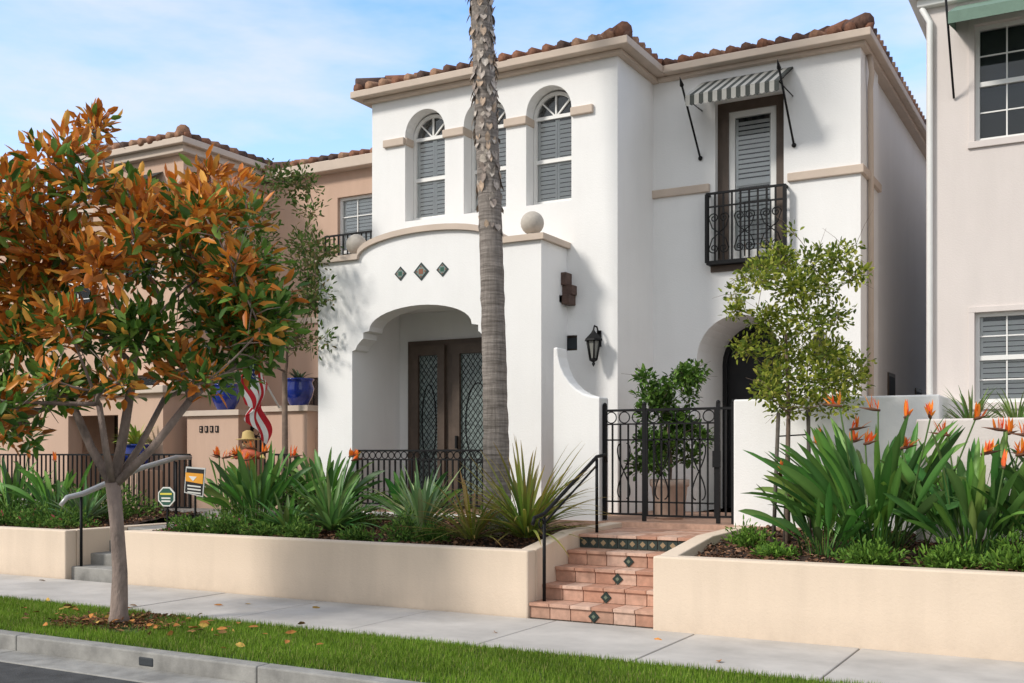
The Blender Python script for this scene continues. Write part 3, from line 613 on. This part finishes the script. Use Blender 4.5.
m.lathe((x,y-.09,1.69+dz),[(.001,-.015),(.018,0),(.001,.03)],PAINT,8,(.6,.2,.05)); m.tube([(x-.03,y-.088,1.665+dz),(x,y-.093,1.655+dz),(x+.03,y-.088,1.665+dz)],.005,IRON,5)
m.build('scarecrow_decoration')
def sign(name,x,y,z,kind):
    m=MB(); m.box(x-.012,x+.012,y,y+.02,.7,z,IRON); R=Matrix.Rotation(math.radians(12),4,'Z')
    def P(u,w,d=0): return Vector((x,y-.012-d,z))+R@Vector((u,0,w))
    def plate(pts,d,c): k=len(pts); m.add([P(u,w,d) for u,w in pts]+[P(u,w,d-.01) for u,w in pts],[tuple(range(k)),tuple(range(2*k-1,k-1,-1))]+[(i,(i+1)%k,(i+1)%k+k,i+k) for i in range(k)],PAINT,c)
    if kind==0:
        q=[(-.16,-.14),(.14,-.20),(.18,.20),(-.13,.22)]; plate(q,0,(.6,.6,.58)); plate([(u*.9,w*.9) for u,w in q],.004,(.02,.02,.02)); plate([(-.13,.14),(.15,.12),(.14,-.02),(-.13,.02)],.007,(.80,.36,.04))
        for k in range(3): plate([(-.10,-.03-k*.045),(.11,-.05-k*.045),(.11,-.07-k*.045),(-.10,-.05-k*.045)],.008,(.7,.7,.65))
        plate([(-.08,.09),(.05,.08),(-.01,.02)],.010,(.75,.75,.7))
    else:
        q=[(.14*math.cos(t),.14*math.sin(t)) for t in [math.pi/8+math.pi/4*k for k in range(8)]]; plate(q,0,(.75,.75,.70)); plate([(u*.86,w*.86) for u,w in q],.004,(.03,.10,.07))
        plate([(-.09,.05),(.09,.05),(.09,.025),(-.09,.025)],.008,(.75,.65,.10))
        for k in range(2): plate([(-.07,-.01-k*.04),(.07,-.01-k*.04),(.07,-.03-k*.04),(-.07,-.03-k*.04)],.008,(.75,.75,.7))
    m.build(name,fix=True)
sign('yard_sign',-11.0,10.7,1.32,0); sign('yard_sign',-11.05,10.25,1.14,1)
# ---------------------------------------------------------------- RIGHT NEIGHBOUR
R_=root('pale_stucco_house'); nx=-2.05; ny=14.5
m=MB(); m.wall([(nx,-.1),(9,-.1),(9,7.4),(nx,7.4)],[[(-1.48,5.62),(-.76,5.62),(-.76,7.08),(-1.48,7.08)],[(-1.48,2.35),(-.76,2.35),(-.76,3.48),(-1.48,3.48)]],ny,ny+.3,NBR)
m.box(nx,9,ny+.3,26,-.1,7.4,NBR); m.build('walls',R_)
m=MB(); dh_window(m,-1.48,-.76,5.62,7.08,ny+.07,2,2,False); dh_window(m,-1.48,-.76,2.35,3.48,ny+.07,2,2,True)
for a,b in((5.62,7.08),(2.35,3.48)):
    m.box(-1.56,-.68,ny-.035,ny+.02,a-.08,a,NBR); m.box(-1.55,-1.481,ny-.02,ny+.02,a+.001,b,NBR); m.box(-1.55,-.69,ny-.021,ny+.02,b+.001,b+.07,NBR)
m.build('windows',R_,bevel=.003)
m=MB(); m.box(nx-.10,9,ny-.10,26,7.4,7.5,VINYL); m.box(nx-.2,9,ny-.2,26,7.5,7.62,VINYL); m.tube([(nx-.05,ny-.05,7.4),(nx+.05,ny-.05,7.2),(nx+.05,ny-.05,.8)],.04,VINYL,8); m.build('gutter_and_downspout',R_,bevel=.02)
m=MB()
m.add([(-1.7,ny,7.36),(-.5,ny,7.36),(-.5,ny-.75,7.02),(-1.7,ny-.75,7.02),(-1.7,ny-.75,6.88),(-.5,ny-.75,6.88),(-1.7,ny,7.05)],[(0,1,2,3),(3,2,5,4),(0,3,4,6)],CANVAS,(.16,.24,.19))
m.tube([(-1.72,ny-.02,6.2),(-1.72,ny-.8,7.2)],.014,IRON,8); m.build('green_awning',R_,fix=False)
tiled_roof(R_,nx-.18,9,ny-.18,26,7.62)
# ---------------------------------------------------------------- TREES
def off(base,u,w,z):
    c,s=math.cos(YAW),math.sin(YAW); return Vector((base[0]+u*c-w*s,base[1]+u*s+w*c,z))
def branch_tree(m,start,targets,r0,mat,seg=7,twigs=3,tr=.012):
    nodes=[(Vector(start),r0)]
    for t in sorted(targets,key=lambda t:(Vector(t)-Vector(start)).length):
        t=Vector(t); best=min(nodes,key=lambda n:(n[0]-t).length+ (0 if n[0].z<t.z else 1.0)+ (n[0]-Vector(start)).length*.35)
        p,r=best; L=(t-p).length
        if L<.1: continue
        pts=[];rr=[];n=5; bend=Vector((random.uniform(-1,1),random.uniform(-1,1),random.uniform(-.6,.1)))*L*.10
        re=max(tr,r*.45)
        for i in range(n+1):
            f=i/n; q=p.lerp(t,f)+bend*math.sin(math.pi*f); pts.append(q); rr.append(r*.75*(1-f)+re*f)
            if i>0: nodes.append((q,r*.75*(1-f)+re*f))
        m.tube(pts,rr,mat,seg)
        for k in range(twigs):
            d=Vector((random.gauss(0,1),random.gauss(0,1),random.gauss(.4,.8))).normalized()*random.uniform(.2,.45); s=pts[random.randint(3,5)]
            m.tube([s,s+d*.5+Vector((0,0,.02)),s+d],[tr*.8,tr*.5,tr*.3],mat,4)
MT=root('magnolia_tree'); B=(-8.80,7.53,0)
raw=[(78,155,28),(48,195,34),(103,195,34),(143,215,34),(192,208,34),(232,222,32),(62,250,40),(122,270,38),(20,285,38),(182,272,40),(238,272,36),(258,315,32),(212,322,36),(155,335,34),(30,342,36),(84,330,33),(22,398,30),(60,388,26),(102,378,24),(192,370,28),(242,350,28),(70,132,20),(-25,330,42),(-30,240,42),(5,225,32),(270,335,18),(165,240,30),(215,185,20),(-20,395,33),(0,430,24),(12,180,28),(262,262,20),(222,382,18),(150,385,20),(268,300,20)]
cl=[];g=[]
for px,py,r in raw:
    for q in range(2):
        w=random.uniform(-1.15,1.15)*(1-abs(px-130)/330)
        u=(px-118+random.uniform(-8,8))/98*(1+w*.09); z=1.7+(455-py+random.uniform(-8,8))/98*(1+w*.09)
        cl.append((off(B,u,w,z),r/98*random.uniform(.85,1.1))); g.append(py)
m=MB(); m.tube([(B[0],B[1],-.05),(B[0],B[1],.08),off(B,.01,0,.5),off(B,-.03,.02,1.0),off(B,-.06,0,1.42)],[.13,.092,.075,.070,.075],BARKM,12,jit=.05)
fork=off(B,-.06,0,1.38)
mains=[(-.55,.1,2.3,.045),(.10,.15,2.6,.05),(.75,-.1,2.25,.042),(-.05,-.4,2.2,.035),(.3,.5,2.3,.035)]
for q,(u,w,z,r) in enumerate(mains):
    e=off(B,u,w,z); mid=fork.lerp(e,.5)+Vector((0,0,-.06)); m.tube([fork,mid,e],[r*1.15,r,r*.85],BARKM,9)
    near=[c for c,_ in cl if min(range(5),key=lambda i:(off(B,*mains[i][:3])-c).length)==q]
    branch_tree(m,e,near,r*.95,BARKM,7,tr=.010)
m.build('trunk_and_branches',MT)
P,O,K=clump_points(cl,1750,.62)
N=len(P); gh=np.array(g)[K]; cr=rng.uniform(0,1,len(cl))[K]
prob=np.clip(.64-(gh-240)/360+(cr-.5)*.9,.08,.88); rust=rng.uniform(size=N)<prob
C=pick([(.10,.20,.03),(.13,.26,.04),(.06,.14,.025),(.20,.32,.06)],N); C[rust]=pick([(.64,.21,.03),(.74,.29,.04),(.52,.16,.025),(.76,.40,.08),(.42,.16,.04)],rust.sum())
leaves('foliage',P,O,.18,.068,C,LEAFG,MT,up=.35,rand=.8)
ST=root('slender_street_tree'); B=(-11.35,12.9,.7)
cl=[]
for i in range(46):
    z=random.uniform(3.2,6.2); wd=.78*math.sin(math.pi*min(1,(z-2.4)/4.2))+.1; cl.append((off(B,random.uniform(-wd,wd)-.05+.12*max(0,z-5),random.uniform(-wd,wd),z),random.uniform(.20,.36)))
m=MB(); m.tube([(B[0],B[1],.6),off(B,.03,0,1.6),off(B,.02,.02,3.0)],[.07,.05,.04],TWIG,8); branch_tree(m,off(B,.02,.02,2.9),[c for c,_ in cl],.038,TWIG,5,tr=.007); m.build('trunk_and_branches',ST)
P,O,K=clump_points(cl,1500,.6); C=pick([(.06,.11,.025),(.09,.15,.035),(.13,.18,.05),(.18,.15,.06)],len(P)); leaves('foliage',P,O,.10,.045,C,LEAF,ST)
YT=root('young_staked_tree'); B=(-3.02,11.45,.7)
raw=[(785,255,16),(765,270,18),(800,268,20),(830,262,18),(745,288,16),(780,295,22),(815,292,18),(845,280,14),(735,310,12),(765,320,20),(795,325,22),(825,322,18),(750,345,15),(785,352,22),(812,358,22),(840,352,20),(775,378,20),(805,385,24),(835,382,20),(860,378,14),(760,392,14),(790,405,18),(825,405,16),(855,362,12),(733,285,8),(855,245,7),(780,240,9)]
cl=[]
for px,py,r in raw:
    for q in range(2): cl.append((off(B,(px-785)/92.5,random.uniform(-.55,.55),1.7+(455-py)/92.5),r/92.5*1.05))
m=MB(); m.tube([(B[0],B[1],.6),off(B,0,0,1.5),off(B,.01,0,2.2),off(B,-.02,0,3.0)],[.032,.025,.022,.016],TWIG,8); branch_tree(m,off(B,.01,0,2.1),[c for c,_ in cl],.015,TWIG,5,tr=.004,twigs=2); m.build('trunk_and_branches',YT)
P,O,K=clump_points(cl,5000,.6); C=pick([(.24,.29,.04),(.31,.36,.05),(.15,.21,.03),(.40,.40,.08),(.11,.16,.03)],len(P)); leaves('foliage',P,O,.068,.034,C,LEAF,YT)
m=MB(); m.tube([off(B,-.16,0,.6),off(B,-.10,.0,2.15)],.022,STAKE,8); m.tube([off(B,.0,.15,.6),off(B,.03,.10,2.1)],.02,STAKE,8); m.tube([off(B,.24,0,.6),off(B,.22,0,2.2)],.022,STAKE,8); m.tube([off(B,-.11,0,1.9),off(B,.22,0,1.92)],.008,IRON,5); m.build('stakes',YT)
# palm
PT=root('palm_tree'); bx,by=-6.86,11.9
m=MB(); pts=[];rr=[]
for i in range(90):
    z=.5+i*.115; t=i/89; pts.append((bx-.52*t**.9*1.0+.10*math.sin(t*math.pi),by+.05*t,z)); rr.append(max(.130,.165+.05*math.exp(-(z-.5)*1.5)-.035*t)*(1+.025*math.sin(i*2.3)))
m.tube(pts,rr,PALM,20,jit=.03)
for i,(p,r) in enumerate(zip(pts,rr)):
    if p[2]>5.0 or (p[2]>4.3 and i%3==0):
        for k in range(10 if p[2]<6 else 18):
            a=random.uniform(0,6.28); c=random.choice([(.36,.31,.27),(.28,.24,.21),(.42,.37,.32),(.22,.18,.155),(.36,.27,.20)])
            m.blade((p[0]+(r-.01)*math.cos(a),p[1]+(r-.01)*math.sin(a),p[2]+random.uniform(-.06,.06)),a,random.uniform(.08,.17),random.choice([.15,.3,2.7,2.95]),random.uniform(-.3,.3),random.uniform(.025,.05),BOOT,c,n=3)
m.build('trunk',PT,fix=False)
m=MB(); tp=Vector(pts[-1])
for i in range(34):
    az_=i*2.399; lean=.2+1.7*(i/34); L=random.uniform(1.0,1.3); h=Vector((math.cos(az_),math.sin(az_),0)); e=tp+(h*math.sin(lean)+Vector((0,0,math.cos(lean))))*L
    m.tube([tp,tp.lerp(e,.5)+Vector((0,0,.05)),e],[.02,.014,.01],LEAF,5,(.12,.16,.05))
    for k in range(22):
        a=az_+(k/21-.5)*3.6; m.blade(e,a,random.uniform(.7,.95)*(1-.25*abs(k/21-.5)),max(.3,lean+.1),.9,.022,LEAFG,random.choice([(.06,.10,.02),(.08,.13,.03)]),n=4)
m.build('crown_fronds',PT,fix=False)
# citrus in pot
CT=root('potted_citrus_tree'); B=(-5.05,13.25,.86)
m=MB(); m.lathe(B,[(.17,0),(.19,.03),(.235,.42),(.26,.44),(.26,.52),(.23,.52),(.22,.46)],POTC,28); m.lathe((B[0],B[1],B[2]+.44),[(.01,.0),(.225,.01)],SOIL,20); m.build('pot',CT)
cl=[]
for i in range(34):
    z=random.uniform(1.5,2.85); wd=.42; cl.append((off(B,random.uniform(-wd,wd)*(1 if z<2.0 or z>2.3 else .8),random.uniform(-.3,.3),z),random.uniform(.12,.19)))
m=MB(); m.tube([(B[0],B[1],1.2),off(B,.02,0,1.6),off(B,-.02,0,2.1)],[.025,.02,.018],TWIG,8); branch_tree(m,off(B,0,0,1.5),[c for c,_ in cl],.014,TWIG,5,tr=.004); m.build('trunk',CT)
P,O,K=clump_points(cl,8500,.6); leaves('foliage',P,O,.085,.042,pick([(.06,.14,.02),(.10,.20,.03),(.15,.27,.05),(.04,.09,.015)],len(P)),LEAFG,CT)
# ---------------------------------------------------------------- BED PLANTS
def bird_of_paradise(x,y,z,n,Hh,fl,spread=.35,pal=None,w=.042):
    m=MB(); pal=pal or [(.07,.17,.035),(.10,.22,.045),(.15,.28,.06),(.05,.12,.03)]
    prof=lambda t:0.16 if t<.38 else .16+.84*math.sin(math.pi*min(1,(t-.38)/.63))**.8
    for i in range(n):
        az_=random.uniform(0,6.28); r=spread*math.sqrt(random.random()); le=random.uniform(.02,.82)
        m.blade((x+r*.5*math.cos(az_),y+r*.5*math.sin(az_),z),az_+random.uniform(-.4,.4),Hh*random.uniform(.6,1.1),le,random.uniform(0,.9),w*random.uniform(.75,1.2),LEAFG,tuple(c*random.uniform(.8,1.2) for c in random.choice(pal)),n=13,prof=prof,fold=.5,twist=random.uniform(-1.5,1.5))
    for i in range(fl):
        az_=random.uniform(0,6.28); r=spread*random.uniform(.2,.9); le=random.uniform(.02,.42); L=Hh*random.uniform(.80,1.08)
        p=Vector((x+r*math.cos(az_),y+r*math.sin(az_),z)); e=p+Vector((math.cos(az_)*math.sin(le),math.sin(az_)*math.sin(le),math.cos(le)))*L
        m.tube([p,p.lerp(e,.6)+Vector((0,0,.03)),e],[.010,.009,.008],LEAF,6,(.12,.20,.06))
        fa=random.uniform(0,6.28); h=Vector((math.cos(fa),math.sin(fa),0))
        m.tube([e-h*.02,e+h*.05+Vector((0,0,.01)),e+h*.21+Vector((0,0,.035))],[.012,.018,.001],LEAF,6,(.22,.11,.07))
        for k in range(8): m.blade(e+h*.02*k*.6,fa+random.uniform(-.6,.6),random.uniform(.11,.18),random.uniform(-.3,1.0),.1,.015,LEAF,random.choice([(.88,.22,.03),(.90,.30,.05),(.85,.15,.05)]),n=4)
        m.blade(e+h*.03,fa,.09,.9,0,.007,LEAF,(.03,.05,.35),n=3)
    m.build('bird_of_paradise_plant',fix=False)
bird_of_paradise(-2.05,11.0,.72,135,1.40,9,.55); bird_of_paradise(-2.45,10.6,.70,40,.85,1,.3); bird_of_paradise(-1.10,10.75,.72,110,1.16,7,.45); bird_of_paradise(-.35,10.9,.72,90,1.15,5,.45)
bird_of_paradise(-10.3,11.2,.74,80,1.08,6,.42); bird_of_paradise(-9.7,11.9,.76,55,1.05,2,.38); bird_of_paradise(-11.45,11.9,.74,34,.9,3,.3)
bird_of_paradise(-14.2,11.0,.7,34,1.0,1,.35); bird_of_paradise(-8.3,12.1,.76,34,.8,0,.35); bird_of_paradise(-15.6,11.2,.7,30,.95,1,.35)
tuft('agave_plant',-8.85,11.0,.72,80,.90,.032,[(.12,.23,.06),(.17,.29,.08),(.08,.17,.05)],(.1,1.25),(.1,.9),.08,fold=.5)
tuft('agave_plant',-7.55,11.15,.74,76,.90,.028,[(.22,.30,.13),(.29,.37,.17),(.14,.22,.09)],(.1,1.15),(.1,.8),.08,fold=.5)
tuft('agave_plant',-9.35,10.7,.70,50,.62,.032,[(.10,.20,.05),(.15,.25,.06)],(.3,1.3),(.1,.8),.06,fold=.5)
tuft('flax_plant',-5.95,10.95,.74,150,1.22,.019,[(.28,.34,.05),(.19,.26,.05),(.36,.39,.08),(.12,.19,.04)],(.05,1.3),(.2,1.2),.12,tip=(.36,.24,.07),fold=.4)
tuft('flax_plant',-6.5,10.65,.72,75,.85,.017,[(.28,.34,.05),(.19,.26,.05),(.34,.28,.08)],(.2,1.35),(.2,1.0),.10,tip=(.38,.2,.07),fold=.4)
tuft('ornamental_grass',-1.35,12.9,2.0,70,.55,.012,[(.14,.22,.06),(.2,.28,.08)],(.05,1.0),(.2,1.0),.12)
tuft('ornamental_grass',-.9,13.0,2.0,60,.5,.012,[(.14,.22,.06),(.2,.28,.08)],(.05,1.0),(.2,1.0),.12)
def shrub(name,x,y,z,rx,ry,rz,n,L,Wd,pal,mat=LEAF,flow=None):
    d=norm(rng.normal(size=(n,3))); d[:,2]=np.abs(d[:,2]); u=rng.uniform(0,1,n)**.5
    lump=1+.30*np.sin(d[:,0]*5+x*3)*np.cos(d[:,1]*6+y)+.16*np.sin(d[:,2]*9+x)
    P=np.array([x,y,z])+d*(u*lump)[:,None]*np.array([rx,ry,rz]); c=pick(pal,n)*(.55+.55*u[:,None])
    if flow is not None: k=(rng.uniform(size=n)<.04)&(u>.8); c[k]=flow
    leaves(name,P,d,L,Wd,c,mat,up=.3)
GS=[(.09,.18,.03),(.13,.25,.05),(.06,.13,.03),(.19,.30,.06)]
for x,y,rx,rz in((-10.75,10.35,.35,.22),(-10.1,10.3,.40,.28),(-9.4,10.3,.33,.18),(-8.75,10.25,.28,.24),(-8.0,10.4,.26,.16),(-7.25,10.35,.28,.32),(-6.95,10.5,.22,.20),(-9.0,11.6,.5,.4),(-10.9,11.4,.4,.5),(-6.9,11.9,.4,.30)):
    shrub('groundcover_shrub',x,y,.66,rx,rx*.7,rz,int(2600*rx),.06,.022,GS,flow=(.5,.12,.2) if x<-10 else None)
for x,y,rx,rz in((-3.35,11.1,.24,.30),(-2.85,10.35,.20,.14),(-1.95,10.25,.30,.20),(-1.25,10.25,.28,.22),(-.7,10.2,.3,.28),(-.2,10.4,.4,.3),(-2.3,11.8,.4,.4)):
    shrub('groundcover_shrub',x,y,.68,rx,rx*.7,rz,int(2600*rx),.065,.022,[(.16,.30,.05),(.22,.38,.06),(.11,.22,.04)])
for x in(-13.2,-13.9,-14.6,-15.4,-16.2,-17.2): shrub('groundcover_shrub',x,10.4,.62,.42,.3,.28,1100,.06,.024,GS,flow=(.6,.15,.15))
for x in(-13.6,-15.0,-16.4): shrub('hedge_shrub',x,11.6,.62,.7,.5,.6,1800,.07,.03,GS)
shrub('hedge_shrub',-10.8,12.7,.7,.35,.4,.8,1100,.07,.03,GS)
tuft('agave_plant',-13.5,10.9,.68,50,.7,.03,[(.12,.2,.08)],(.2,1.2),(.0,.6),.06,fold=.5)
